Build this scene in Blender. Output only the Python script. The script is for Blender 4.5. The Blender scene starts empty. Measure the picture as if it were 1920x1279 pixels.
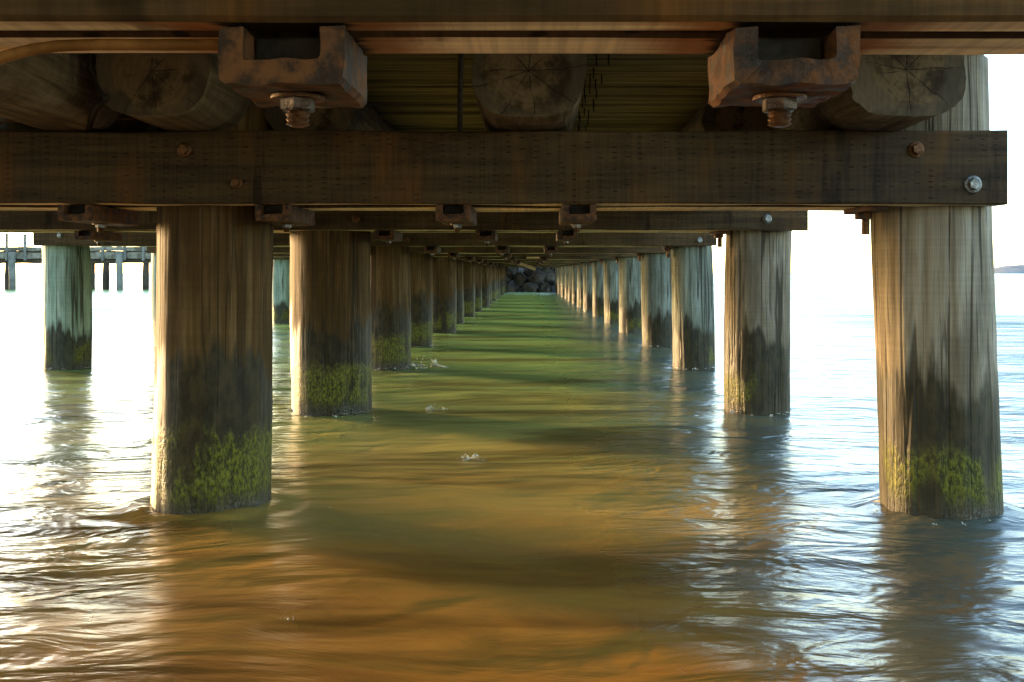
import bpy, bmesh, math, random
from mathutils import Vector, Matrix, noise as mnoise
random.seed(7)
S = bpy.context.scene
COL = S.collection
R = math.radians
F = 1867.0            # focal length in reference pixels
VX, HY = 994.0, 512.0 # vanishing point

# ---------------------------------------------------------------- materials
class G:
    """tiny node-graph writer"""
    def __init__(s, name):
        s.m = bpy.data.materials.new(name); s.m.use_nodes = True
        s.t = s.m.node_tree; s.t.nodes.clear()
        s.out = s.t.nodes.new('ShaderNodeOutputMaterial')
    def put(s, sock, v):
        if v is None: return
        if isinstance(v, bpy.types.NodeSocket): s.t.links.new(v, sock)
        elif isinstance(v, (tuple, list)):
            v = tuple(v)
            if sock.type == 'RGBA' and len(v) == 3: v = v + (1,)
            sock.default_value = v
        else: sock.default_value = v
    def n(s, typ, out=0, props=None, **ins):
        nd = s.t.nodes.new(typ)
        for k, v in (props or {}).items(): setattr(nd, k, v)
        for k, v in ins.items():
            key = int(k[1:]) if k[0] == 'i' and k[1:].isdigit() else k.replace('_', ' ')
            s.put(nd.inputs[key], v)
        return nd.outputs[out]
    def math(s, op, a, b=None, c=None, clamp=False):
        return s.n('ShaderNodeMath', props={'operation': op, 'use_clamp': clamp}, i0=a, i1=b, i2=c)
    def vmul(s, v, k): return s.n('ShaderNodeVectorMath', props={'operation': 'MULTIPLY'}, i0=v, i1=k)
    def vadd(s, v, k): return s.n('ShaderNodeVectorMath', props={'operation': 'ADD'}, i0=v, i1=k)
    def noise(s, v, scale=1, detail=4, rough=.55, dist=0.0):
        return s.n('ShaderNodeTexNoise', Vector=v, Scale=scale, Detail=detail, Roughness=rough, Distortion=dist)
    def ramp(s, f, stops, smooth=False):
        nd = s.t.nodes.new('ShaderNodeValToRGB'); cr = nd.color_ramp
        if smooth: cr.interpolation = 'EASE'
        while len(cr.elements) < len(stops): cr.elements.new(.5)
        for e, (p, c) in zip(cr.elements, stops):
            e.position = p
            e.color = (c, c, c, 1) if not isinstance(c, tuple) else tuple(c) + (1,)
        s.put(nd.inputs[0], f); return nd.outputs[0]
    def rng(s, f, a, b, c=0.0, d=1.0, smooth=True):
        return s.n('ShaderNodeMapRange', props={'interpolation_type': 'SMOOTHSTEP' if smooth else 'LINEAR'}, Value=f, i1=a, i2=b, i3=c, i4=d)
    def mix(s, f, a, b, mode='MIX'):
        nd = s.t.nodes.new('ShaderNodeMix'); nd.data_type = 'RGBA'; nd.blend_type = mode
        s.put(nd.inputs[0], f); s.put(nd.inputs[6], a); s.put(nd.inputs[7], b); return nd.outputs[2]
    def xyz(s, v):
        nd = s.t.nodes.new('ShaderNodeSeparateXYZ'); s.put(nd.inputs[0], v); return nd.outputs
    def comb(s, x, y, z): return s.n('ShaderNodeCombineXYZ', X=x, Y=y, Z=z)
    def obj(s): return s.n('ShaderNodeTexCoord', out=3)
    def pos(s): return s.n('ShaderNodeNewGeometry', out=0)
    def rnd(s): return s.n('ShaderNodeObjectInfo', out=5)
    def bump(s, h, strength=.5, dist=.01, normal=None):
        return s.n('ShaderNodeBump', Strength=strength, Distance=dist, Height=h, Normal=normal)
    def bsdf(s, color, rough=.7, normal=None, **kw):
        b = s.n('ShaderNodeBsdfPrincipled', Base_Color=color, Roughness=rough, Normal=normal, **{**dict(Specular_IOR_Level=.12), **kw})
        s.t.links.new(b, s.out.inputs[0]); return s.m

def roff(g, v, k=37.0):
    r = g.rnd()
    return g.vadd(v, g.comb(g.math('MULTIPLY', r, k), g.math('MULTIPLY', r, k*.7), g.math('MULTIPLY', r, k*1.3)))

def mat_pile(name, tint, dark, tide=.60, moss=.30, grey=(.36, .33, .27), mossamt=1.0, streak=.5):
    g = G(name)
    o = roff(g, g.obj()); P = g.xyz(g.pos()); z = P[2]
    grain = g.noise(g.vmul(o, (28, 28, .9)), 1, 5, .6, .3)
    fine = g.noise(g.vmul(o, (95, 95, 4)), 1, 3, .6)
    blot = g.noise(g.vmul(o, (5, 5, 1.3)), 1, 4, .6)
    drip = g.noise(g.vmul(o, (16, 16, .35)), 1, 4, .6)
    saw = g.noise(g.vmul(o, (2, 2, 70)), 1, 2, .5)
    c = g.ramp(grain, [(.28, tuple(x*.42 for x in tint)), (.45, tint), (.62, grey), (.8, tuple(x*1.25 for x in grey))])
    c = g.mix(g.rng(blot, .42, .68), c, tuple(x*.62 for x in tint), 'MIX')
    c = g.mix(g.rng(drip, .52, .7, 0, streak*1.3), c, dark)
    c = g.mix(.35, c, g.ramp(fine, [(.3, .25), (.7, 1.0)]), 'MULTIPLY')
    c = g.mix(.18, c, g.ramp(saw, [(.35, .4), (.65, 1.0)]), 'MULTIPLY')
    # drying cracks
    k1 = g.noise(g.vmul(o, (8, 8, .16)), 1, 2, .5); k2 = g.noise(g.vadd(g.vmul(o, (15, 15, .3)), (9.0, 4.0, 2.0)), 1, 2, .5)
    ck = g.math('MAXIMUM', g.rng(g.math('ABSOLUTE', g.math('SUBTRACT', k1, .47)), .006, .020, 1, 0), g.math('MULTIPLY', .7, g.rng(g.math('ABSOLUTE', g.math('SUBTRACT', k2, .55)), .006, .020, 1, 0)))
    ck = g.math('MULTIPLY', ck, g.rng(blot, .36, .48, .15, 1))
    c = g.mix(g.math('MULTIPLY', ck, .8), c, (.02, .014, .008))
    # dark wet tide zone with ragged top
    j = g.math('MULTIPLY_ADD', g.math('SUBTRACT', drip, .5), .38, g.math('MULTIPLY', g.math('SUBTRACT', blot, .5), .85))
    zz = g.math('ADD', z, j)
    wet = g.rng(zz, tide-.07, tide+.07, 1, 0)
    wetc = g.mix(g.rng(g.noise(g.vmul(o, (20, 20, 9)), 1, 4, .65), .4, .65), (.009, .007, .0025), (.028, .021, .008))
    c = g.mix(g.math('MULTIPLY', wet, .93), c, wetc)
    # algae
    pat = g.noise(g.vmul(o, (7, 7, 3.0)), 1, 5, .7)
    fuzz = g.noise(g.vmul(o, (75, 75, 38)), 1, 3, .7)
    mz = g.math('ADD', z, g.math('MULTIPLY', g.math('SUBTRACT', pat, .5), .5))
    m1 = g.math('MULTIPLY', g.rng(mz, moss-.03, moss+.05, 1, 0), g.rng(z, .03, .13))
    m1 = g.math('MULTIPLY', m1, g.rng(pat, .36, .50))
    m1 = g.math('MULTIPLY', m1, g.rng(fuzz, .32, .58, .35, 1))
    pk = g.noise(g.vmul(o, (3.2, 3.2, 1.2)), 1, 2, .5)
    m1 = g.math('MULTIPLY', g.math('MULTIPLY', m1, .85), g.rng(pk, .60-.3*mossamt, .68-.3*mossamt))
    mc = g.mix(g.rng(fuzz, .35, .7), (.035, .040, .005), (.135, .128, .012))
    c = g.mix(m1, c, mc)
    # barnacle crust at the waterline
    barn = g.noise(g.vmul(o, (110, 110, 70)), 1, 3, .7)
    bz = g.math('ADD', z, g.math('MULTIPLY', g.math('SUBTRACT', pat, .5), .14))
    b1 = g.math('MULTIPLY', g.rng(bz, .02, .12, 1, 0), g.math('MULTIPLY', g.rng(barn, .46, .62, .1, .8), g.rng(pk, .45, .60, .1, .6)))
    c = g.mix(b1, c, (.16, .15, .13))
    h = g.math('ADD', g.math('MULTIPLY', grain, .8), g.math('MULTIPLY', fine, .35))
    h = g.math('SUBTRACT', h, g.math('MULTIPLY', ck, 1.2))
    h = g.math('ADD', h, g.math('MULTIPLY', m1, g.math('MULTIPLY', fuzz, 1.4)))
    h = g.math('ADD', h, g.math('MULTIPLY', b1, barn))
    rough = g.math('MULTIPLY_ADD', wet, -.28, .78)
    return g.bsdf(c, rough, g.bump(h, .55, .012))

def mat_beam(name, base, axis=0, incised=True, stain=.5, rust=None):
    g = G(name)
    o0 = g.obj(); o = roff(g, o0)
    sc = (1.3, 30, 30) if axis == 0 else (30, 1.3, 30)
    grain = g.noise(g.vmul(o, sc), 1, 5, .62, .4)
    blot = g.noise(g.vmul(o, (1.6, 4, 4)), 1, 5, .62)
    saw = g.noise(g.vmul(o, (75, 2, 3.0)), 1, 3, .6)
    c = g.ramp(grain, [(.25, tuple(x*.35 for x in base)), (.5, base), (.75, tuple(min(1, x*1.7) for x in base))])
    c = g.mix(g.rng(blot, .4, .66, 0, stain), c, tuple(x*.25 for x in base))
    c = g.mix(g.rng(g.noise(g.vmul(o, (3.3, 9, 1.2)), 1, 3, .6), .54, .74, 0, .7), c, (base[0]*1.9, base[1]*1.3, base[2]*.6))
    c = g.mix(g.rng(g.noise(g.vmul(o, (.7, 3, 2.2)), 1, 4, .65), .52, .72, 0, .6), c, tuple(x*2.0 + .008 for x in base))
    c = g.mix(g.rng(g.noise(g.vmul(o, (7, 5, 1.0)), 1, 4, .65), .58, .70, 0, .75), c, tuple(x*.18 for x in base))
    c = g.mix(.4, c, g.ramp(saw, [(.36, .35), (.6, 1.0)]), 'MULTIPLY')
    if rust:
        XX = g.xyz(o0)[0]
        for x0 in rust:
            d = g.math('ADD', g.math('ABSOLUTE', g.math('SUBTRACT', XX, x0)), g.math('MULTIPLY', g.math('SUBTRACT', grain, .5), .10))
            c = g.mix(g.rng(d, .10, .20, .85, 0), c, (.26, .085, .012))
            c = g.mix(g.rng(d, .065, .085, .96, 0), c, (.012, .008, .005))
    h = g.math('ADD', g.math('MULTIPLY', grain, .7), g.math('MULTIPLY', saw, .35))
    if incised:
        wv = g.noise(g.vmul(o, (6, 6, 6)), 1, 2, .5)
        X = g.xyz(o0)
        u = g.math('MULTIPLY', g.math('MULTIPLY_ADD', wv, .012, X[0]), 1/.052); cu = g.math('FLOOR', u); fu = g.math('SUBTRACT', u, cu)
        r1 = g.n('ShaderNodeTexWhiteNoise', props={'noise_dimensions': '1D'}, W=cu)
        v = g.math('MULTIPLY_ADD', g.math('MULTIPLY_ADD', wv, .02, X[2]), 1/.022, g.math('MULTIPLY', r1, 3.0)); cv = g.math('FLOOR', v); fv = g.math('SUBTRACT', v, cv)
        r2 = g.n('ShaderNodeTexWhiteNoise', props={'noise_dimensions': '2D'}, Vector=g.comb(cu, cv, 0.0))
        du = g.math('ABSOLUTE', g.math('SUBTRACT', fu, g.math('MULTIPLY_ADD', r2, .26, .37)))
        dv = g.math('ABSOLUTE', g.math('SUBTRACT', fv, g.math('MULTIPLY_ADD', r2, .3, .35)))
        e = g.math('ADD', g.math('POWER', g.math('DIVIDE', du, g.math('MULTIPLY_ADD', r2, .14, .10)), 2.0), g.math('POWER', g.math('DIVIDE', dv, .13), 2.0))
        gate = g.noise(g.vmul(o, (2.2, 5, 5)), 1, 3, .6)
        dash = g.math('MULTIPLY', g.rng(e, .3, 1.5, 1, 0), g.rng(g.math('MULTIPLY_ADD', r2, .45, gate), .55, .85))
        c = g.mix(g.math('MULTIPLY', dash, .72), c, tuple(x*.15 for x in base))
        h = g.math('SUBTRACT', h, dash)
    return g.bsdf(c, .72, g.bump(h, .5, .008))

def mat_log():
    g = G('weathered_log'); o = roff(g, g.obj())
    grain = g.noise(g.vmul(o, (22, 1.4, 22)), 1, 5, .65, .8)
    ring = g.noise(g.vmul(o, (5, 17, 5)), 1, 4, .6, 1.0)
    blot = g.noise(g.vmul(o, (4, 3, 4)), 1, 4, .6)
    c = g.ramp(grain, [(.3, (.045, .031, .018)), (.5, (.125, .09, .055)), (.72, (.21, .16, .105))])
    c = g.mix(.5, c, g.ramp(ring, [(.36, .35), (.6, 1.0)]), 'MULTIPLY')
    c = g.mix(g.rng(blot, .5, .7, 0, .6), c, (.022, .016, .010))
    return g.bsdf(c, .78, g.bump(g.math('ADD', grain, ring), .7, .02))

def mat_logend():
    g = G('log_end_grain'); o = g.obj(); q = roff(g, o); X = g.xyz(o)
    r = g.math('POWER', g.math('ADD', g.math('POWER', X[0], 2.0), g.math('POWER', X[2], 2.0)), .5)
    wob = g.noise(g.vmul(q, (5, 5, 5)), 1, 3, .6)
    a = g.math('ARCTAN2', X[2], X[0])
    rr = g.math('MULTIPLY_ADD', wob, .16, r)
    ring = g.math('SINE', g.math('MULTIPLY', rr, 300))
    blot = g.noise(g.vmul(q, (6, 6, 6)), 1, 5, .65)
    c = g.mix(g.rng(ring, -.8, .9, .0, 1), (.125, .080, .040), (.14, .094, .05))
    c = g.mix(g.rng(g.math('ADD', blot, g.math('MULTIPLY', r, .5)), .5, .68, 0, .85), c, (.014, .009, .006))
    c = g.mix(g.rng(rr, .205, .235, 0, .6), c, (.085, .066, .045))
    # radial checks
    aw = g.math('MULTIPLY_ADD', wob, .9, g.math('MULTIPLY', a, 1.35))
    fr = g.math('ABSOLUTE', g.math('SUBTRACT', g.math('FRACT', aw), .5))
    ck = g.math('MULTIPLY', g.rng(g.math('MULTIPLY', fr, r), .0008, .0035, 1, 0), g.rng(g.math('ADD', r, wob), .62, .75, 1, .1))
    ck = g.math('MULTIPLY', ck, g.rng(blot, .44, .54, .05, 1))
    c = g.mix(g.math('MULTIPLY', ck, .9), c, (.008, .006, .004))
    saw = g.noise(g.vmul(q, (60, 4, 18)), 1, 3, .6)
    c = g.mix(.35, c, g.ramp(saw, [(.35, .4), (.65, 1.0)]), 'MULTIPLY')
    return g.bsdf(c, .8, g.bump(g.math('SUBTRACT', g.math('MULTIPLY', saw, .5), ck), .5, .006))

def mat_metal(name, a, b, rough, metallic, scale=40):
    g = G(name); o = roff(g, g.obj())
    n = g.noise(o, scale, 5, .65)
    n2 = g.noise(o, scale*.3, 3, .6)
    c = g.mix(g.rng(n, .38, .62), a, b)
    c = g.mix(g.rng(n2, .5, .68, 0, .7), c, tuple(x*.4 for x in a))
    return g.bsdf(c, g.rng(n, .3, .7, rough, rough+.25), g.bump(n, .8, .005), Metallic=metallic, Specular_IOR_Level=.3)

def mat_plank():
    g = G('deck_plank_wood'); o = g.obj(); p = g.xyz(g.pos())
    q = g.vadd(o, g.comb(g.math('MULTIPLY', g.math('FLOOR', g.math('MULTIPLY', p[1], 1/.132)), 3.7), 0.0, 0.0))
    grain = g.noise(g.vmul(q, (1.2, 45, 45)), 1, 5, .6, .3)
    blot = g.noise(g.vmul(q, (.8, 3, 3)), 1, 4, .6)
    c = g.ramp(grain, [(.3, (.07, .052, .018)), (.55, (.24, .18, .07)), (.75, (.36, .28, .12))])
    c = g.mix(g.rng(blot, .45, .65, 0, .6), c, (.022, .015, .008))
    return g.bsdf(c, .8, g.bump(grain, .5, .01))

def mat_water():
    g = G('murky_sea_water'); p = g.pos(); P = g.xyz(p)
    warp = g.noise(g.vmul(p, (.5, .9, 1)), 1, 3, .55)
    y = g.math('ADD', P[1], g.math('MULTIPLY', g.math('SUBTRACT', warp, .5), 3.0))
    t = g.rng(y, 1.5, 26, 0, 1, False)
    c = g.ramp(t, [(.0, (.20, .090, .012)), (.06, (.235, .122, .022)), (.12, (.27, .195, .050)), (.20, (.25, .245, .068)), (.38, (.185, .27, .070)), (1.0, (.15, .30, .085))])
    sed_swell = g.noise(g.vmul(p, (.30, 1.35, 1)), 1, 4, .6, .8)
    c = g.mix(g.rng(sed_swell, .44, .64, 0, .9), c, g.mix(1.0, c, (.36, .30, .25), 'MULTIPLY'))  # sediment patches, drawn out in bands that paint in the dark of soft swells
    off = g.rng(g.math('ADD', P[0], g.math('MULTIPLY', g.math('SUBTRACT', warp, .5), 1.5)), .25, 1.6)
    c = g.mix(g.math('MULTIPLY', off, .88), c, (.035, .05, .045))
    # ripples, drawn out sideways like a long swell
    dw = g.noise(g.vmul(p, (.7, .7, 1)), 1, 2, .5)
    v = g.vadd(p, g.comb(0.0, g.math('MULTIPLY', dw, .5), 0.0))
    n1 = g.noise(g.vmul(v, (1.5, 4.2, 1)), 1, 2, .5, .3)
    v2 = g.comb(g.math('MULTIPLY', P[0], 4.0), g.math('MULTIPLY_ADD', g.math('ADD', P[1], g.math('MULTIPLY', dw, .9)), 15.0, g.math('MULTIPLY', P[0], 2.6)), 0.0)
    n2 = g.noise(v2, 1, 4, .6, .4)
    n3 = g.noise(g.vmul(p, (.25, .7, 1)), 1, 3, .5)
    h = g.math('ADD', g.math('MULTIPLY', n1, .050), g.math('MULTIPLY', n2, .010))
    h = g.math('ADD', h, g.math('MULTIPLY', n3, .22))
    wx = g.math('ADD', P[0], g.math('MULTIPLY', g.math('SUBTRACT', warp, .5), 1.2))
    chop = g.math('MAXIMUM', g.rng(wx, -.3, .9), g.rng(wx, -.7, -1.7))
    n6 = g.noise(g.vadd(g.vmul(v, (2.6, 5.0, 1)), (5.0, 2.0, 0.0)), 1, 3, .55, .6)
    n7 = g.noise(g.vadd(g.comb(g.math('MULTIPLY', P[0], 7.0), g.math('MULTIPLY_ADD', P[1], 17.0, g.math('MULTIPLY', P[0], -3.5)), 0.0), (1.0, 8.0, 0.0)), 1, 3, .55, .5)
    h = g.math('ADD', h, g.math('MULTIPLY', chop, g.math('ADD', g.math('MULTIPLY', n6, .062), g.math('MULTIPLY', n7, .008))))
    n4 = g.math('ADD', g.noise(g.vmul(p, (.035, .14, 1)), 1, 4, .6), g.math('MULTIPLY', 4.5, g.noise(g.vmul(p, (.006, .03, 1)), 1, 4, .55)))
    h = g.math('ADD', h, g.math('MULTIPLY', g.math('MULTIPLY', n4, 1.6), g.rng(g.math('ABSOLUTE', g.math('ADD', P[0], 1.5)), 4, 14)))
    nb = g.bump(h, 1.0, .55)
    return g.bsdf(c, g.math('MULTIPLY_ADD', chop, -.07, .31), nb, IOR=1.4, Specular_IOR_Level=.5)

def mat_plain(name, a, b, scale, rough=.8, bump=.4, dist=.02):
    g = G(name); o = roff(g, g.obj())
    n = g.noise(o, scale, 6, .65)
    return g.bsdf(g.mix(g.rng(n, .35, .65), a, b), rough, g.bump(n, bump, dist))

M = {}
M['pile_brown'] = mat_pile('brown_pile_timber', (.090, .048, .014), (.026, .014, .005), .66, .34, (.145, .090, .038), 1.0, .45)
M['pile_pale'] = mat_pile('pale_pile_timber', (.20, .155, .10), (.085, .055, .030), .60, .26, (.28, .235, .175), .42, .14)
M['pile_green'] = mat_pile('green_stained_pile_timber', (.25, .33, .26), (.20, .19, .13), .42, .26, (.34, .41, .34), .75, .10)
M['pile_grey'] = mat_pile('grey_green_pile_timber', (.155, .165, .125), (.07, .052, .03), .47, .22, (.25, .27, .225), .40, .35)
M['beam_dark'] = mat_beam('dark_incised_timber', (.056, .033, .014))
M['beam_mid'] = mat_beam('brown_incised_timber', (.07, .042, .018))
M['beam_plain'] = mat_beam('dark_sawn_timber', (.085, .046, .016), incised=False, stain=.7)
M['beam_under'] = mat_beam('painted_glow_underside', (.66, .53, .32), incised=False, stain=.3)  # pale tone paints in the golden light thrown up by the water
M['beam_under_rusty'] = mat_beam('painted_glow_underside_with_rust_stains', (.70, .57, .36), incised=False, stain=.25, rust=(-.257, .305))  # same painted water glow, plus rust stains around the brackets
M['beam_pale'] = mat_beam('pale_sawn_timber', (.36, .23, .10), incised=False, stain=.35)
M['log'] = mat_log(); M['log_end'] = mat_logend()
M['rust'] = mat_metal('rusty_scaled_steel', (.020, .008, .003), (.12, .046, .013), .55, .15, 38)
M['rust_bolt'] = mat_metal('rusty_bolt_steel', (.075, .03, .010), (.14, .065, .025), .4, .6, 70)
M['galv'] = mat_metal('galvanised_steel', (.24, .24, .22), (.15, .13, .11), .42, .7, 60)
M['nut'] = mat_metal('worn_dark_nut_steel', (.035, .018, .010), (.085, .062, .048), .3, .8, 80)
M['plank'] = mat_plank()
M['water'] = mat_water()
M['rock'] = mat_plain('riprap_rock', (.022, .018, .013), (.085, .072, .055), 3.0, .85, .8, .05)
M['rock_brown'] = mat_plain('brown_riprap_rock', (.025, .020, .016), (.07, .056, .045), 3.0, .85, .8, .05)
M['bank'] = mat_plain('bank_earth', (.03, .03, .025), (.06, .055, .045), 2.0)
M['jetty'] = mat_plain('grey_jetty_timber', (.07, .06, .045), (.19, .17, .14), 2.2)
M['jetty_pale'] = mat_plain('pale_jetty_post', (.085, .085, .075), (.15, .15, .135), 1.5)
M['jetty_dark'] = mat_plain('dark_jetty_timber', (.025, .018, .013), (.055, .043, .032), 1.8)
M['hill'] = mat_plain('scrub_on_headland', (.13, .13, .125), (.18, .18, .175), .05, .9, .2, 1.0)
M['pipe'] = mat_plain('pale_plastic', (.28, .30, .26), (.34, .36, .32), 6, .45, .1)
M['hose'] = mat_plain('tan_rubber', (.11, .045, .010), (.20, .09, .024), 14, .5, .3, .004)
M['black'] = mat_plain('black_strap_steel', (.008, .006, .004), (.022, .015, .009), 30, .6, .3, .004)
M['foam'] = mat_plain('white_foam', (.30, .26, .18), (.60, .56, .46), 20, .4, .2, .004)

# ---------------------------------------------------------------- helpers
def link(name, bm, mat, parent=None, smooth=False, loc=(0, 0, 0)):
    me = bpy.data.meshes.new(name); bm.to_mesh(me); bm.free()
    for m in (mat if isinstance(mat, (list, tuple)) else [mat]): me.materials.append(m)
    if smooth:
        for p in me.polygons: p.use_smooth = True
    o = bpy.data.objects.new(name, me); COL.objects.link(o); o.location = loc
    if parent: o.parent = parent
    return o

def tag(o, label, cat, group=None):
    o['label'] = label; o['category'] = cat
    if group: o['group'] = group
    return o

def kind(o, k): o['kind'] = k; return o

def dup(root, loc):
    r = root.copy(); COL.objects.link(r); r.location = loc
    for ch in list(root.children):
        c = ch.copy(); COL.objects.link(c); c.parent = r
        for gch in list(ch.children):
            d = gch.copy(); COL.objects.link(d); d.parent = c
    return r

def add_box(bm, c, s, bevel=0.0, rot=None):
    r = bmesh.ops.create_cube(bm, size=1.0)
    vs = r['verts']
    for v in vs: v.co = Vector((v.co.x*s[0], v.co.y*s[1], v.co.z*s[2]))
    if bevel:
        es = list({e for v in vs for e in v.link_edges})
        rb = bmesh.ops.bevel(bm, geom=es, offset=bevel, segments=2, affect='EDGES', profile=.6)
        vs = list({v for f in rb['faces'] for v in f.verts} | {v for v in vs if v.is_valid})
    for v in vs:
        if rot: v.co = rot @ v.co
        v.co += Vector(c)
    return vs

def add_tube(bm, pts, rad, seg=10, cap=True):
    pts = [Vector(p) for p in pts]; rings = []
    for i, p in enumerate(pts):
        d = (pts[min(i+1, len(pts)-1)] - pts[max(i-1, 0)]).normalized()
        up = Vector((0, 0, 1)) if abs(d.z) < .9 else Vector((0, 1, 0))
        a = d.cross(up).normalized(); b = a.cross(d)
        r = rad[i] if isinstance(rad, (list, tuple)) else rad
        rings.append([bm.verts.new(p + (a*math.cos(t) + b*math.sin(t))*r) for t in (2*math.pi*k/seg for k in range(seg))])
    for A, B in zip(rings, rings[1:]):
        for k in range(seg): bm.faces.new((A[k], A[(k+1) % seg], B[(k+1) % seg], B[k]))
    if cap:
        bm.faces.new(list(reversed(rings[0]))); bm.faces.new(rings[-1])
    bmesh.ops.recalc_face_normals(bm, faces=bm.faces)

def timber_bm(L, D, H, seed, step=.16, jit=.0025, axis=0, bev=.006):
    """squared timber with slightly wavering arrises, length along X"""
    bm = bmesh.new(); n = max(2, int(L/step))
    prof = []
    for (y, z) in ((-1, -1), (1, -1), (1, 1), (-1, 1)):
        cy, cz = y*D/2, z*H/2
        # two verts per corner make the worn arris
        if (y, z) in ((-1, -1), (1, 1)): prof += [(cy, cz - z*bev), (cy - y*bev, cz)]
        else: prof += [(cy - y*bev, cz), (cy, cz - z*bev)]
    rings = []
    for i in range(n+1):
        x = -L/2 + L*i/n; ring = []
        for k, (y, z) in enumerate(prof):
            q = Vector((x*1.7 + seed*13.1, (k//2)*5.3, seed*3.7))
            dy = mnoise.noise(q)*jit*1.6 + mnoise.noise(q*4.1)*jit*.7
            dz = mnoise.noise(q + Vector((31, 7, 5)))*jit*1.6 + mnoise.noise(q*4.7 + Vector((3, 1, 9)))*jit*.7
            ring.append(bm.verts.new((x, y+dy, z+dz)))
        rings.append(ring)
    for A, B in zip(rings, rings[1:]):
        for k in range(8): bm.faces.new((A[k], A[(k+1) % 8], B[(k+1) % 8], B[k]))
    bm.faces.new(list(reversed(rings[0]))); bm.faces.new(rings[-1])
    bmesh.ops.recalc_face_normals(bm, faces=bm.faces)
    return bm

def ordinal(k): return ['nearest', 'second', 'third', 'fourth', 'fifth', 'sixth', 'seventh', 'eighth', 'ninth', 'tenth', 'eleventh',
                        'twelfth', 'thirteenth', 'fourteenth', 'fifteenth', 'sixteenth'][k-1]

# ---------------------------------------------------------------- dimensions
NB = 16
BY = {k: 4.24 + 3.12*(k-1) for k in range(1, NB+1)}; BY[2] = 7.22
ZB, ZT = 1.274, 1.562          # cap beam underside and top
DECK = 1.925

# ---------------------------------------------------------------- piles
def make_pile(x, y, r, mat, label, group, top, rake=(0, 0), seed=0, seg=64, rings=60, lump=1.0, rz=0.0):
    rake = (rake[0]*math.cos(rz), -rake[0]*math.sin(rz))
    bm = bmesh.new(); z0 = -.7; rows = []
    for i in range(rings+1):
        t = i/rings; z = z0 + (top-z0)*t; row = []
        cx = rake[0]*(z) ; cy = rake[1]*z
        bow = .012*math.sin(z*2.1 + seed)*lump
        for k in range(seg):
            a = 2*math.pi*k/seg; ca, sa = math.cos(a), math.sin(a)
            q = Vector((ca*1.3 + seed*7.7, sa*1.3, z*.55))
            d = mnoise.noise(q)*.030*lump + mnoise.noise(Vector((ca*7 + seed*3, sa*7, z*.5)))*.007 + mnoise.noise(Vector((ca*5, sa*5 + seed, z*5)))*.0035
            rr = r*(1.012 - .018*t) + d*r/.24
            row.append(bm.verts.new((cx+bow+ca*rr, cy+sa*rr, z)))
        rows.append(row)
    for A, B in zip(rows, rows[1:]):
        for k in range(seg): bm.faces.new((A[k], A[(k+1) % seg], B[(k+1) % seg], B[k]))
    bm.faces.new(rows[-1])
    o = link('timber_pile', bm, mat, smooth=True, loc=(x, y, 0)); o.rotation_euler.z = rz
    o.data.polygons[len(o.data.polygons)-1].use_smooth = False
    return tag(o, label, 'pile', group)

RX = {1: 1.740, 2: 1.640, 3: 1.722, 4: 1.765, 5: 1.735, 6: 1.70, 7: 1.66, 8: 1.63, 9: 1.61, 10: 1.57}
LX = {1: -1.372, 2: -1.443, 3: -1.49, 4: -1.55, 5: -1.485, 6: -1.53, 7: -1.505, 8: -1.475, 9: -1.42, 10: -1.46}
for k in range(1, NB+1):
    big = k <= 3
    sg, rg = (72, 70) if big else (36, 26)
    x = RX.get(k, 1.55 + .03*math.sin(k*2.3)); r = {1: .243, 2: .236, 3: .221}.get(k, .226 + .012*math.sin(k*1.7))
    lb = {1: 'stout pale timber pile with long drying cracks, nearest in the right row',
          2: 'pale grey timber pile with moss at its foot, second in the right row',
          3: 'greenish grey timber pile, third from the front in the right row'}.get(k, 'bluish grey timber pile with dark tide mark, %s from the front in the right row' % ordinal(k))
    make_pile(x, BY[k], r, M['pile_pale'] if k <= 2 else M['pile_grey'], lb, 'timber piles of the right row', 1.90, {1: (-.027, 0), 2: (.014, 0), 3: (-.02, 0)}.get(k, (random.uniform(-.012, .012), 0)), k*1.37, sg, rg, .6, {1: R(-75), 2: R(-20)}.get(k, k*.9))
    x = LX.get(k, -1.45 + .03*math.sin(k*1.9)); r = {1: .244, 2: .284, 3: .225}.get(k, .226 + .012*math.sin(k*2.9))
    lb = {1: 'thick brown timber pile with a wide green algae band, nearest in the left row',
          2: 'thick dark stained timber pile with a pale scraped patch, second in the left row',
          3: 'grey brown timber pile, third from the front in the left row'}.get(k, 'dim brown timber pile, %s from the front in the left row' % ordinal(k))
    make_pile(x, BY[k], r, M['pile_brown'], lb, 'timber piles of the left row', 1.90, {1: (.030, 0), 2: (.002, 0)}.get(k, (random.uniform(-.012, .012), 0)), k*2.11+5, sg, rg, .6, 0 if k < 3 else k*.7)
    x = -4.91 if k != 3 else -4.86
    lb = {3: 'blue green stained timber pile standing alone in the bright water on the left',
          6: 'pale green pile glimpsed between the two nearest left row piles'}.get(k, 'green stained timber pile of the outer row, %s from the front' % ordinal(k))
    make_pile(x, BY[k], .228, M['pile_green'], lb, 'timber piles of the outer left row', 1.90, (-.02 if k == 3 else 0, 0), k*3.3+9, sg, rg)

# ---------------------------------------------------------------- bolts and brackets
def hex_bm(r, h, axis='Z'):
    bm = bmesh.new()
    bmesh.ops.create_cone(bm, cap_ends=True, segments=6, radius1=r, radius2=r, depth=h)
    bmesh.ops.bevel(bm, geom=[e for e in bm.edges if abs(e.verts[0].co.z - e.verts[1].co.z) < 1e-5], offset=r*.12, segments=1, affect='EDGES')
    if axis == 'Y': bmesh.ops.rotate(bm, verts=bm.verts, cent=(0, 0, 0), matrix=Matrix.Rotation(R(90), 3, 'X'))
    return bm

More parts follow.
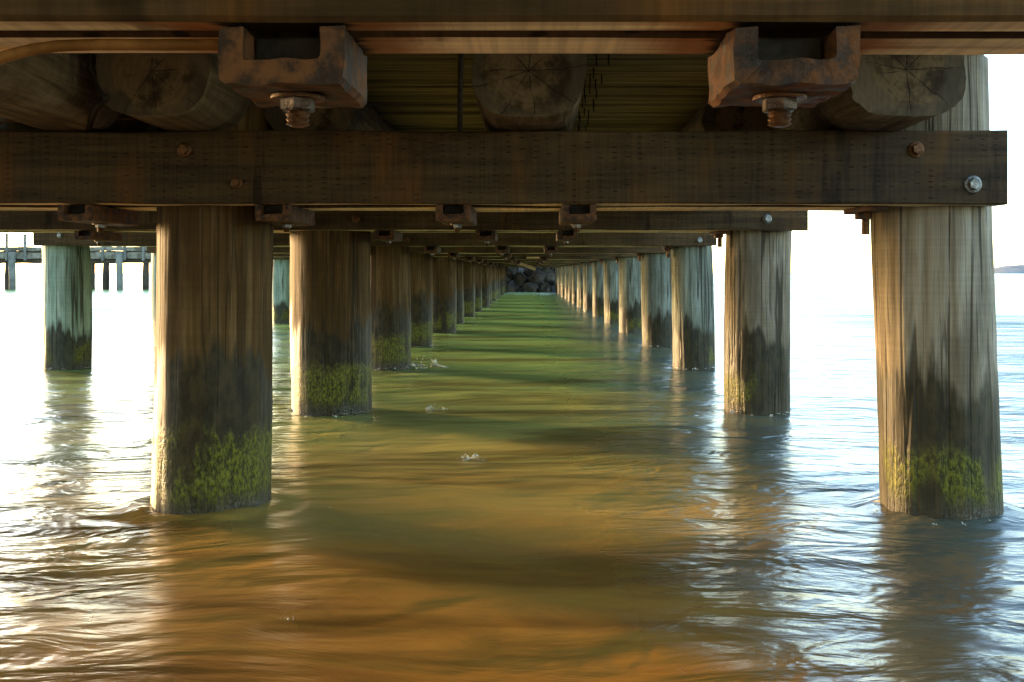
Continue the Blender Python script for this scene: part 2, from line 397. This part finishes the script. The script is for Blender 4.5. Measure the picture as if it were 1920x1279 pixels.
def bolt_head(parent, x, y, z, r, mat):
    """dome washer and hexagonal head on a beam face that looks to -Y (parent-local position)"""
    bm = bmesh.new()
    bmesh.ops.create_cone(bm, cap_ends=True, segments=24, radius1=r*1.55, radius2=r*1.35, depth=.008)
    bmesh.ops.rotate(bm, verts=bm.verts, cent=(0, 0, 0), matrix=Matrix.Rotation(R(90), 3, 'X'))
    w = link('bolt', bm, mat, parent, True, (x, y-.003, z))
    hb = hex_bm(r, .020, 'Y')
    h = link('bolt_head', hb, mat, w, False, (0, -.013, 0)); h.rotation_euler = (0, random.uniform(0, 1), 0)
    return w

def make_bracket(width=.138, length=.46, height=.066, wall=.026, nutmat=None):
    root = bpy.data.objects.new('channel_bracket', None); COL.objects.link(root)
    bm = bmesh.new()
    # U profile swept along Y; underside at z=-height
    w, h, t, ch = width/2, height, wall, .006
    def path(pts, cnt):
        seg = [math.hypot(b[0]-a[0], b[1]-a[1]) for a, b in zip(pts, pts[1:])]
        out = [pts[0]]
        for (a, b), c_ in zip(zip(pts, pts[1:]), cnt):
            out += [(a[0]+(b[0]-a[0])*q/c_, a[1]+(b[1]-a[1])*q/c_) for q in range(1, c_+1)]
        return out
    cnt = (7, 1, 13, 1, 7)
    outer = path([(-w, 0), (-w, -h+ch), (-w+ch, -h), (w-ch, -h), (w, -h+ch), (w, 0)], cnt)
    inner = path([(-w+t, 0), (-w+t, -h+t+.002), (-w+t+.002, -h+t), (w-t-.002, -h+t), (w-t, -h+t+.002), (w-t, 0)], cnt)
    NP = len(outer); prof = outer + inner[::-1]
    n = 16; rings = []
    for i in range(n+1):
        y = -length/2 + length*i/n
        rings.append([bm.verts.new((px + mnoise.noise(Vector((px*34, y*30, pz*34)))*.0042, y + (mnoise.noise(Vector((px*40, i, pz*40)))*.003 if i in (0, n) else 0), pz + mnoise.noise(Vector((pz*34, y*30+9, px*34)))*.0042)) for px, pz in prof])
    m = len(prof)
    for A, B in zip(rings, rings[1:]):
        for k in range(m): bm.faces.new((A[k], A[(k+1) % m], B[(k+1) % m], B[k]))
    for ring in (rings[0], rings[-1]):
        for q in range(NP-1): bm.faces.new((ring[q], ring[q+1], ring[2*NP-2-q], ring[2*NP-1-q]))
    bmesh.ops.recalc_face_normals(bm, faces=bm.faces)
    link('channel', bm, M['rust'], root)
    bm = bmesh.new(); add_box(bm, (0, .012, -.5*(h-t)), (2*(w-t)-.004, length-.055, h-t-.004), .003)  # added near-black block, stands in for the shade inside the open channel
    link('shade_filler', bm, M['black'], root)
    # threaded bolt end
    bm = bmesh.new(); pts = []; rad = []
    zz = -h - .036
    N = 30
    for i in range(N+1):
        z = zz + (.048 + h*.6)*i/N
        pts.append((0, 0, z)); rad.append(.0125 + (.0016 if i % 2 else -.0012) - (.004 if i == 0 else 0))
    add_tube(bm, pts, rad, 16)
    b = link('bolt', bm, M['rust_bolt'], root, False)
    link('nut', hex_bm(.0205, .017), nutmat or M['galv'], b, False, (0, 0, -h-.010))
    wb = bmesh.new(); bmesh.ops.create_cone(wb, cap_ends=True, segments=24, radius1=.031, radius2=.031, depth=.004)
    link('washer', wb, M['rust_bolt'], b, False, (0, 0, -h-.0023))
    return root

GB = 'rusty channel brackets bolted under the cross beams'
near = make_bracket(.137, .155, .062, .027, M['nut'])
near.location = (-.272, 1.166, .998 + .274 - .003)
tag(near, 'large rusty channel bracket with galvanised nut, left of two under the front beam', 'bracket', GB)
near2 = dup(near, (.292, 1.166, .998 + .274 - .003))
near2['label'] = 'large orange rusted channel bracket, right of the two hanging from the front beam'
far = make_bracket(.135, .47, .064, .026)
first = True
WHERE = [(-3.1, 'outer left', (2, 3, 4)), (-1.80, 'left of the left pile row', (1, 3, 4, 5, 6)), (-1.02, 'right of the left pile row', range(1, 15)),
         (-.305, 'left of centre', range(1, 15)), (.195, 'right of centre', (1, 2, 3, 5, 6, 8, 10))]
for bx, wh, ks in WHERE:
    for k in ks:
        xx = bx + (random.uniform(-.03, .03) if k > 1 else 0)
        if k == 2 and bx == .195: xx = .26
        loc = (xx, BY[k]-.07, ZB + (.025 if k == 2 else 0) - .003)
        if first: b = far; b.location = loc; first = False
        else: b = dup(far, loc)
        tag(b, 'dark channel bracket under the %s pair of piles, %s' % (ordinal(k), wh), 'bracket', GB)
# flat plate and long bolt beside each right hand pile
sb = bpy.data.objects.new('plate_bolt', None); COL.objects.link(sb)
bm = bmesh.new(); add_box(bm, (0, 0, -.012), (.085, .30, .022), .003); add_box(bm, (-.02, 0, -.036), (.03, .05, .03), .003)
link('plate', bm, M['rust'], sb)
bm = bmesh.new(); add_tube(bm, [(0.004, 0, -.115 + .1*i/24) for i in range(25)], [.016 + (.0016 if i % 2 else 0) for i in range(25)], 14)
bb = link('bolt', bm, M['rust_bolt'], sb, True); link('nut', hex_bm(.027, .026), M['rust_bolt'], bb, False, (.004, 0, -.036))
for k in range(1, 11):
    loc = ({1: 1.405, 2: 1.36, 3: 1.44}.get(k, RX.get(k, 1.5)-.28), BY[k]-.06, ZB + (.025 if k == 2 else 0) + .002)
    if k == 1: o = sb; o.location = loc
    else: o = dup(sb, loc)
    tag(o, 'rusty bolt end and plate hanging beside the %s pile of the right row' % ordinal(k), 'bolt plate', 'bolt plates beside the right row piles')

# ---------------------------------------------------------------- cap beams
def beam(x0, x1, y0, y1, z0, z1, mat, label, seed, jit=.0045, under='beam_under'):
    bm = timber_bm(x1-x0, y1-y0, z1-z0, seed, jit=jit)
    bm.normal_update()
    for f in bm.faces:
        if f.normal.z < -.8: f.material_index = 1  # downward faces take the tone with the painted glow
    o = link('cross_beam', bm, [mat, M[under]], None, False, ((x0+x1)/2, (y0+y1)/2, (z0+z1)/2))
    return tag(o, label, 'beam', 'squared cross beams clamped to the piles')
# near pair overhead
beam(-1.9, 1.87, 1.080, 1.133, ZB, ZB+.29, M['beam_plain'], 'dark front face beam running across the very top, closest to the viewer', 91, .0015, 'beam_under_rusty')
beam(-1.9, 1.87, 1.153, 1.250, ZB, ZB+.29, M['beam_mid'], 'sawn beam directly behind the closest overhead beam, underside painted pale for water glow', 92, .0015, 'beam_under_rusty')
for k in range(1, NB+1):
    y = BY[k]; dz = {2: .025, 3: .005}.get(k, random.uniform(-.008, .008)) if k > 1 else 0
    x0 = -5.12 if k != 3 else -5.08; x1 = {1: 1.885, 2: 1.93, 3: 1.905}.get(k, 1.90)
    lab = {1: 'long dark incised front beam spanning the nearest piles, rusty and galvanised bolts', 2: 'incised cross beam with a bright bolt, on the second pair of piles',
           3: 'bluish cross beam on the third pair of piles, ending over the lone green pile'}.get(k, 'dim front cross beam on the %s pair of piles' % ordinal(k))
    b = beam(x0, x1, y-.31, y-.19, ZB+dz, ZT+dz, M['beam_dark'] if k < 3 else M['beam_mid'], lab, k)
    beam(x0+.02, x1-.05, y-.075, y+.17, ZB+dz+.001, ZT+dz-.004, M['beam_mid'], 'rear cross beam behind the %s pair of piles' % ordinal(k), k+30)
    if k <= 5:
        cx, cy, cz = b.location; fy = -.06-.001
        P = [(LX[k]+.02, 1.487, 'rust_bolt', .020), (LX[k]+.235, 1.354, 'rust_bolt', .019), (RX[k]-.235, 1.487, 'rust_bolt', .021), (RX[k]+.005, 1.350, 'galv', .022), (-4.8, 1.40, 'galv', .022)]
        if k == 1: P = [(-1.364, 1.487, 'rust_bolt', .020), (-1.157, 1.356, 'rust_bolt', .016), (1.522, 1.487, 'rust_bolt', .022), (1.747, 1.350, 'galv', .024), (-4.8, 1.40, 'galv', .022)]
        for (px, pz, mm, rr) in P: bolt_head(b, px-cx, fy, pz-cz+dz+(-.02 if k == 3 else 0), rr, M[mm])

# ---------------------------------------------------------------- round log stringers
def make_log(x, y0, y1, r, label, seed, zc=None, flat=True, gnarl=1.0):
    zc = zc if zc is not None else ZT + r*.78
    bm = bmesh.new(); seg = 88; L = y1-y0; n = max(8, int(L/.08)); rows = []
    fl = -(zc - ZT) - .004
    for i in range(n+1):
        y = L*i/n; row = []
        for k in range(seg):
            a = 2*math.pi*k/seg; ca, sa = math.cos(a), math.sin(a)
            d = mnoise.noise(Vector((ca*1.2+seed, sa*1.2, y*.6)))*.02 + mnoise.noise(Vector((ca*4+seed, sa*4, y*3)))*.007*gnarl + mnoise.noise(Vector((ca*9+seed, sa*9, y*7)))*.004*gnarl
            rr = r + d; xx, zz = ca*rr, sa*rr
            if flat: f_ = fl + mnoise.noise(Vector((xx*6, y*2, seed)))*.003; zz = .5*(zz + f_ + math.sqrt((zz-f_)**2 + .0009))
            row.append(bm.verts.new((xx, y, zz)))
        rows.append(row)
    for A, B in zip(rows, rows[1:]):
        for k in range(seg): bm.faces.new((A[k], B[k], B[(k+1) % seg], A[(k+1) % seg]))
    f1 = bm.faces.new(rows[0]); f2 = bm.faces.new(list(reversed(rows[-1])))
    f1.material_index = f2.material_index = 1
    bmesh.ops.recalc_face_normals(bm, faces=bm.faces)
    o = link('log_stringer', bm, [M['log'], M['log_end']], None, True, (x, y0, zc))
    for p in o.data.polygons:
        if p.material_index == 1: p.use_smooth = False
    return tag(o, label, 'log', 'round log stringers under the deck')
make_log(-1.35, 3.55, 7.6, .204, 'log stringer with a dark stained sawn end, above the left pile', 1.0)
make_log(-.005, 3.55, 7.6, .204, 'log stringer with flattened underside, sawn end in the middle of the beam', 4.0)
make_log(1.345, 3.56, 7.6, .212, 'log stringer with star shaped cracks in its sawn end, above the right pile', 8.0, gnarl=1.6)
make_log(-1.83, 1.36, 4.45, .215, 'big grey log running overhead along the left edge', 11.0, zc=1.735)
make_log(1.01, 4.75, 8.6, .185, 'log lying inside the right log stringer, half hidden by the rusty bracket', 15.0)
make_log(-.92, 4.15, 8.6, .185, 'dim log lying inside the left log stringer, behind the left bracket', 16.0)
make_log(-3.1, 3.5, 9.2, .20, 'log stringer between the left row and the outer row', 18.0)
for j, (a, b) in enumerate(((7.62, 16.6), (16.62, 26), (26.02, 36), (36.02, 53))):
    for x, nm in ((-1.35, 'left'), (0, 'middle'), (1.345, 'right')):
        make_log(x, a, b, .2, 'hidden %s log stringer continuing from the %s beam pair' % (nm, ordinal([3, 5, 8, 11][j])), 20+j*3+x)

# deck
bm = bmesh.new(); y = -14.0; random.seed(3)
while y < 53.5:
    w = .120 + random.uniform(-.004, .004); dz = random.uniform(-.006, .006)
    add_box(bm, (-1.63, y+w/2, DECK+.0275+dz), (7.06 + random.uniform(-.05, .05), w, .055), .004 if 1 < y < 12 else 0)
    y += w + .010
deck = link('pier_deck', bm, M['plank'])
tag(deck, 'underside of the plank deck, thin boards laid across the pier above the logs', 'deck')
bm = bmesh.new()
for xr in (.26, .31):
    yy = 4.1
    while yy < 8.6:
        yy += .132
        if random.random() < .62:
            add_box(bm, (xr + random.uniform(-.02, .02) + (yy-4)*.02, yy + random.uniform(-.02, .02), DECK-.022), (.006, .006, .05), 0)
nl = link('nail', bm, M['black'], deck); nl['kind'] = 'stuff'

# small fittings overhead
bm = bmesh.new()
pts = [((px-VX)/F*1.14, 1.14, 1+(HY-py)/F*1.14) for px, py in ((-160, 190), (-110, 160), (-60, 135), (-20, 116), (20, 103), (60, 93), (110, 86), (180, 83.5), (300, 84), (400, 84), (440, 84))]
add_tube(bm, pts, .0068, 12)
tag(link('hose', bm, M['hose'], None, True), 'tan rubber hose drooping under the overhead beam at the left edge', 'hose')
bm = bmesh.new(); add_tube(bm, [(-.215, 3.50, 2.0), (-.232, 3.50, 1.86), (-.243, 3.50, 1.76), (-.247, 3.52, 1.66), (-.250, 3.54, 1.50)], .010, 8)
tag(link('rod', bm, M['black'], None, True), 'thin dark rod hanging beside the middle log end', 'rod')
bm = bmesh.new(); add_tube(bm, [(-1.49, 3.50, 1.62), (-1.58, 3.62, 1.60), (-1.73, 3.9, 1.568)], .012, 8); add_tube(bm, [(-1.49, 3.50, 1.60), (-1.553, 3.505, 1.72), (-1.54, 3.5, 1.86)], .010, 8)
tag(link('strap', bm, M['black'], None, True), 'dark steel strap curving round the left log end', 'strap')
bm = bmesh.new(); add_tube(bm, [(-2.12, 4.06, 1.62), (-2.6, 4.06, 1.622), (-3.4, 4.06, 1.62)], .055, 20)
tag(link('pipe', bm, M['pipe'], None, True), 'pale plastic pipe lying on the cross beam at the left edge', 'pipe')
bm = bmesh.new(); add_tube(bm, [(-2.2+.1*i, 3.985, 1.585 + .02*abs(math.sin(i*1.1)) + .004*i) for i in range(8)], .0035, 6)
tag(link('cable', bm, M['hose'], None, True), 'thin slack cable along the top of the cross beam beside the pale pipe', 'cable')
# loose timber hanging far under the deck
hb = bpy.data.objects.new('hanging_block', None); COL.objects.link(hb); hb.location = (.10, BY[6]-.35, 1.33)
bm = bmesh.new(); add_box(bm, (0, 0, 0), (.34, .14, .10), .008); link('timber', bm, M['beam_pale'], hb)
for dx in (-.03, .09):
    bm = bmesh.new(); add_tube(bm, [(dx, 0, .05), (dx, 0, .28)], .016, 8); link('hanger_rod', bm, M['rust_bolt'], hb, True)
bm = bmesh.new(); add_tube(bm, [(.03, 0, -.12), (.03, 0, -.05)], .018, 8); link('bolt', bm, M['rust_bolt'], hb, True)
tag(hb, 'pale timber block hanging on rods under the deck far down the tunnel', 'block')
bm = timber_bm(.55, .09, .07, 3, .1); o = link('hanging_plank', bm, M['beam_pale'], None, False, (-.12, BY[8]-.4, 1.19)); o.rotation_euler = (0, R(20), R(12))
tag(o, 'short plank hanging at a slant below the beams, before the rocks', 'plank')

# ---------------------------------------------------------------- water
bm = bmesh.new(); NX, NY = 460, 460; A, B = .42, 10.0
def wave(x, y, c):
    h = 0
    for (lx, ly, amp) in ((2.6, 1.1, .030), (1.2, .5, .016), (.55, .22, .006)):
        f = max(0.0, min(1.0, (ly/3 - c)/(ly/3)*2))
        if f > 0: h += amp*f*mnoise.noise(Vector((x/lx, (y + .25*x)/ly, lx*9)))
    if c < .12:
        for k in (1, 2, 3):
            for px_, rr_ in ((RX[k], .24), (LX[k], .26), (-4.88, .23)):
                dd = math.hypot(x-px_, y-BY[k]) - rr_
                if -.1 < dd < .5: h += .016*math.exp(-(max(dd, 0)/.07)**2)*(1+.8*mnoise.noise(Vector((x*9, y*9, k)))) + .006*math.sin(dd*42)*math.exp(-max(dd, 0)/.16)
    return h
grid = []
for j in range(NY+1):
    vy = j/NY*2-1; yy = 3.2 + A*math.sinh(B*vy); cy = A*B*math.cosh(B*vy)*2/NY; row = []
    for i in range(NX+1):
        vx = i/NX*2-1; xx = A*math.sinh(B*vx); cx = A*B*math.cosh(B*vx)*2/NX
        row.append(bm.verts.new((xx, yy, wave(xx, yy, max(cx, cy)))))
    grid.append(row)
for j in range(NY):
    for i in range(NX): bm.faces.new((grid[j][i], grid[j][i+1], grid[j+1][i+1], grid[j+1][i]))
kind(link('water', bm, M['water'], None, True), 'structure')

# splashes and foam filaments
def px_water(px, py): 
    d = F/(py-HY); return ((px-VX)/F*d, d)
def splash(px, py, s, label, seed):
    x, y = px_water(px, py); rs = random.Random(seed); bm = bmesh.new()
    n = 40; V = {}
    for a in range(n+1):
        for b in range(n+1):
            u, w = a/n*2-1, b/n*2-1
            e = max(0, 1-(u*u+w*w))
            h = e*(.06 + .9*max(0, mnoise.noise(Vector((u*2.2+seed*5, w*1.6, 1))))**1.3) + e*.22*abs(mnoise.noise(Vector((u*9, w*6, seed*2))))
            V[a, b] = bm.verts.new((u*s + mnoise.noise(Vector((u*4, w*4, 3+seed)))*s*.2, w*s*.5 + u*s*.15, h*s*.75 - .004 - (1-min(1, e*4))*.02))
    for a in range(n):
        for b in range(n):
            u, w = (a+.5)/n*2-1, (b+.5)/n*2-1
            if mnoise.noise(Vector((u*3.2, w*3.2, seed*7))) + .5*mnoise.noise(Vector((u*11, w*11, seed))) > .10 + .3*(u*u+w*w):
                bm.faces.new((V[a, b], V[a+1, b], V[a+1, b+1], V[a, b+1]))
    bmesh.ops.delete(bm, geom=[v for v in bm.verts if not v.link_faces], context='VERTS')
    for i in range(30):
        wx = rs.gauss(0, .45)*s; r0 = rs.uniform(.006, .016)*s
        m = Matrix.Translation((wx, rs.gauss(0, .12)*s, abs(rs.gauss(.1, .25))*s*math.exp(-(wx/s)**2*3) + .004)) @ Matrix.Rotation(rs.uniform(-.9, .9), 4, 'Y') @ Matrix.Diagonal((r0, r0, r0*rs.uniform(1, 4.0), 1))
        bmesh.ops.create_icosphere(bm, subdivisions=1, radius=1, matrix=m)
    return tag(link('splash', bm, M['foam'], None, True, (x, y, 0)), label, 'splash', 'small white splashes on the water')
splash(790, 690, .34, 'white splash of water beside the third pile of the left row', 1)
splash(602, 955, .055, 'tiny white splash right of the nearest left pile', 2)
splash(522, 948, .06, 'low foamy splash touching the nearest left pile', 3)
splash(885, 862, .09, 'small foam crest in the open brown water at mid tunnel', 4)
splash(540, 1165, .035, 'tiny sunlit crest on the brown water in the foreground', 5)
splash(815, 770, .12, 'low white splash right of the second left pile', 6)
splash(912, 563, .35, 'white splash far down the left pile row', 7)
rs = random.Random(4); bm = bmesh.new()
for k in (1, 2, 3, 4):
    for px_, rr_ in ((RX[k], .235), (LX[k], .26 if k != 2 else .285), (-4.88, .23)):
        n = 460; mrows = []
        for a in range(n):
            t = 2*math.pi*a/n
            mrows.append([bm.verts.new((px_ + math.cos(t)*(rr_-.02+.009*b), BY[k] + math.sin(t)*(rr_-.02+.009*b), .020 - .0012*b + .012*mnoise.noise(Vector((math.cos(t)*6+k, math.sin(t)*6+px_, b*.2))))) for b in range(13)])
        for a in range(n):
            A_, B_ = mrows[a], mrows[(a+1) % n]; t = 2*math.pi*a/n
            for b in range(12):
                if .8*mnoise.noise(Vector((math.cos(t)*5+k*3, math.sin(t)*5+px_*2, b*.12))) + .45*mnoise.noise(Vector((math.cos(t)*17, math.sin(t)*17, b*.35+k))) + .4*mnoise.noise(Vector((math.cos(t)*45, math.sin(t)*45, b*.9+k))) > .20 + b*.035: bm.faces.new((A_[b], B_[b], B_[b+1], A_[b+1]))
bmesh.ops.delete(bm, geom=[v for v in bm.verts if not v.link_faces], context='VERTS')
kind(link('foam', bm, M['foam'], None, True), 'stuff')

# ---------------------------------------------------------------- rock bank at the shore end
bm = bmesh.new(); n = 26
rows = []
for j in range(9):
    t = j/8; row = []
    for i in range(n+1):
        x = -9 + 18*i/n
        row.append(bm.verts.new((x, 53.2 + t*5 + abs(x)*.12, -.6 + t*3.2 - max(0, abs(x)-6)*.5*t + mnoise.noise(Vector((x, t*3, 1)))*.2)))
    rows.append(row)
for A_, B_ in zip(rows, rows[1:]):
    for i in range(n): bm.faces.new((A_[i], A_[i+1], B_[i+1], B_[i]))
kind(link('bank', bm, M['bank'], None, True), 'structure')
rs = random.Random(5)
def rock_bm(r, seed):
    bm = bmesh.new(); bmesh.ops.create_icosphere(bm, subdivisions=3, radius=1)
    ax = [Vector((rs.gauss(0, 1), rs.gauss(0, 1), rs.gauss(0, 1))).normalized() for _ in range(9)]
    sx = (rs.uniform(.8, 1.3), rs.uniform(.7, 1.1), rs.uniform(.6, .95))
    for v in bm.verts:
        c = v.co.copy()
        for a in ax:
            dd = c.dot(a)
            if dd > .66: c -= a*(dd-.66)*.85
        c *= 1 + mnoise.noise(c*1.5 + Vector((seed, 0, 0)))*.18
        v.co = Vector((c.x*sx[0], c.y*sx[1], c.z*sx[2]))*r
    return bm
SH = ['dark rounded', 'pale grey angular', 'brownish blocky', 'bluish grey', 'flat topped grey']
cnt = 0
for row in range(4):
    for i in range(13 if row < 3 else 11):
        x = -5.6 + i*.92 + rs.uniform(-.25, .25) + (row % 2)*.4; r = rs.uniform(.42, .68)
        o = link('rock', rock_bm(r, cnt*3.1), M['rock_brown'] if rs.random() < .4 else M['rock'], None, False, (x, 52.6 + row*.72 + rs.uniform(-.15, .15), .10 + row*.52 + rs.uniform(-.1, .1)))
        o.rotation_euler = (rs.uniform(-.5, .5), rs.uniform(-.5, .5), rs.uniform(0, 6)); cnt += 1
        tag(o, 'dark grey boulder in the rock bank closing the far end of the pier', 'rock', 'boulders of the rock bank')

# ---------------------------------------------------------------- far jetty
J = bpy.data.objects.new('jetty', None); COL.objects.link(J); J.location = (0, 60, 0)
tag(J, 'long grey timber jetty on dark piles, far across the bright water at left', 'jetty')
def jx(px): return (px-VX)/F*60
jx0, jx1 = jx(-560), jx(470)
jm = (jx0+jx1)/2; jl = jx1-jx0
bm = timber_bm(jl, 3.4, .40, 5, .5, .03); link('deck', bm, M['jetty'], J, False, (jm, 1.6, 2.06))
bm = timber_bm(jl, .5, .30, 6, .5, .05); link('side_beam', bm, M['jetty_dark'], J, False, (jm, 0.3, 1.74))
bm = timber_bm(jl, .28, .24, 7, .5, .03); link('kerb_rail', bm, M['jetty'], J, False, (jm, -.04, 2.46))
bm = timber_bm(jl, .10, .10, 8, .5, .03); link('ledge', bm, M['jetty_dark'], J, False, (jm, -.06, 2.29))
rj = random.Random(2)
def jpile(px, y=.25):
    bm = bmesh.new(); add_tube(bm, [(0, 0, -.6), (0, 0, .3), (0, 0, .7), (.03, 0, 1.7)], [.215, .20, .205, .18], 12)
    link('pile', bm, M['jetty_dark'], J, True, (jx(px), y, 0))
def jfender(px):
    bm = bmesh.new(); add_tube(bm, [(0, 0, -.6), (0, 0, .6), (-.03, 0, 2.20), (-.03, 0, 2.27)], [.20, .19, .21, .18], 14)
    link('fender_post', bm, M['jetty_pale'], J, True, (jx(px), -.36, 0))
def jpost(px, top):
    bm = bmesh.new(); add_box(bm, (0, 0, (1.75+top)/2), (.13, .12, top-1.75), .01)
    link('rail_post', bm, M['jetty_pale'], J, False, (jx(px), -.27, 0))
for px in (11, 71, 168, 195, 270, 305, 340, 372, 405, 440): jpile(px, 1.3 if px in (71, 340) else .25)
for px in (29, 229, 425): jfender(px)
for px, tp in ((17, 3.4), (51, 3.35), (159, 2.75), (196, 2.55), (237, 2.75), (272, 2.7), (318, 2.7), (360, 3.3), (400, 2.7)): jpost(px, tp)
px = -20
while px > -540:
    jpile(px); px -= rj.choice((28, 40, 46))
for px in (-150, -340, -500): jfender(px)
for px in range(-500, -10, 40): jpost(px, 2.7)
# island
bm = bmesh.new(); n = 60; rows = []
for j in range(15):
    row = []
    for i in range(n+1):
        u = i/n; v = j/14
        e = math.sin(math.pi*v)**.7 * (min(1, u*5)*.9+.1 if u > 0 else 0) * (1 - .5*u)
        row.append(bm.verts.new((u*420, v*160, -2 + e*(22 + 7*mnoise.noise(Vector((u*7, v*2, 4))) + 3*mnoise.noise(Vector((u*24, v*6, 7)))))))
    rows.append(row)
for A_, B_ in zip(rows, rows[1:]):
    for i in range(n): bm.faces.new((A_[i], A_[i+1], B_[i+1], B_[i]))
kind(link('hill', bm, M['hill'], None, True, (880/F*1500-2, 1500, 0)), 'structure')

# ---------------------------------------------------------------- light, sky, camera
EL, AZ = 5.5, 54.0    # degrees; azimuth measured from +Y towards -X
sd = Vector((-math.sin(R(AZ))*math.cos(R(EL)), math.cos(R(AZ))*math.cos(R(EL)), math.sin(R(EL))))
L = bpy.data.lights.new('sun', 'SUN'); L.energy = 1.5; L.angle = R(8); L.color = (1.0, .66, .32)
lo = bpy.data.objects.new('sun', L); COL.objects.link(lo); lo.rotation_euler = (-sd).to_track_quat('-Z', 'Y').to_euler()
W = bpy.data.worlds.new('World'); S.world = W; W.use_nodes = True
t = W.node_tree; bg = t.nodes['Background']
sk = t.nodes.new('ShaderNodeTexSky'); sk.sky_type = 'NISHITA'; sk.sun_disc = False
sk.sun_elevation = R(EL); sk.sun_rotation = R(-AZ) % (2*math.pi); sk.air_density = .8; sk.dust_density = .6; sk.ozone_density = 1.2
t.links.new(sk.outputs[0], bg.inputs[0]); bg.inputs[1].default_value = .15
cam = bpy.data.cameras.new('camera'); co = bpy.data.objects.new('camera', cam); COL.objects.link(co)
co.location = (0, 0, 1.0); co.rotation_euler = (R(90), 0, 0)
cam.lens = 35; cam.sensor_width = 36; cam.shift_x = -34/1920; cam.shift_y = -127.5/1920
cam.clip_start = .02; cam.clip_end = 20000
S.camera = co
S.view_settings.view_transform = 'Standard'; S.view_settings.look = 'None'; S.view_settings.gamma = 1
S.view_settings.exposure = 3.7
c = S.cycles
c.use_denoising = True; c.max_bounces = 10; c.diffuse_bounces = 6; c.glossy_bounces = 5
c.caustics_reflective = True; c.caustics_refractive = False; c.blur_glossy = 1.0; c.sample_clamp_indirect = 8.0
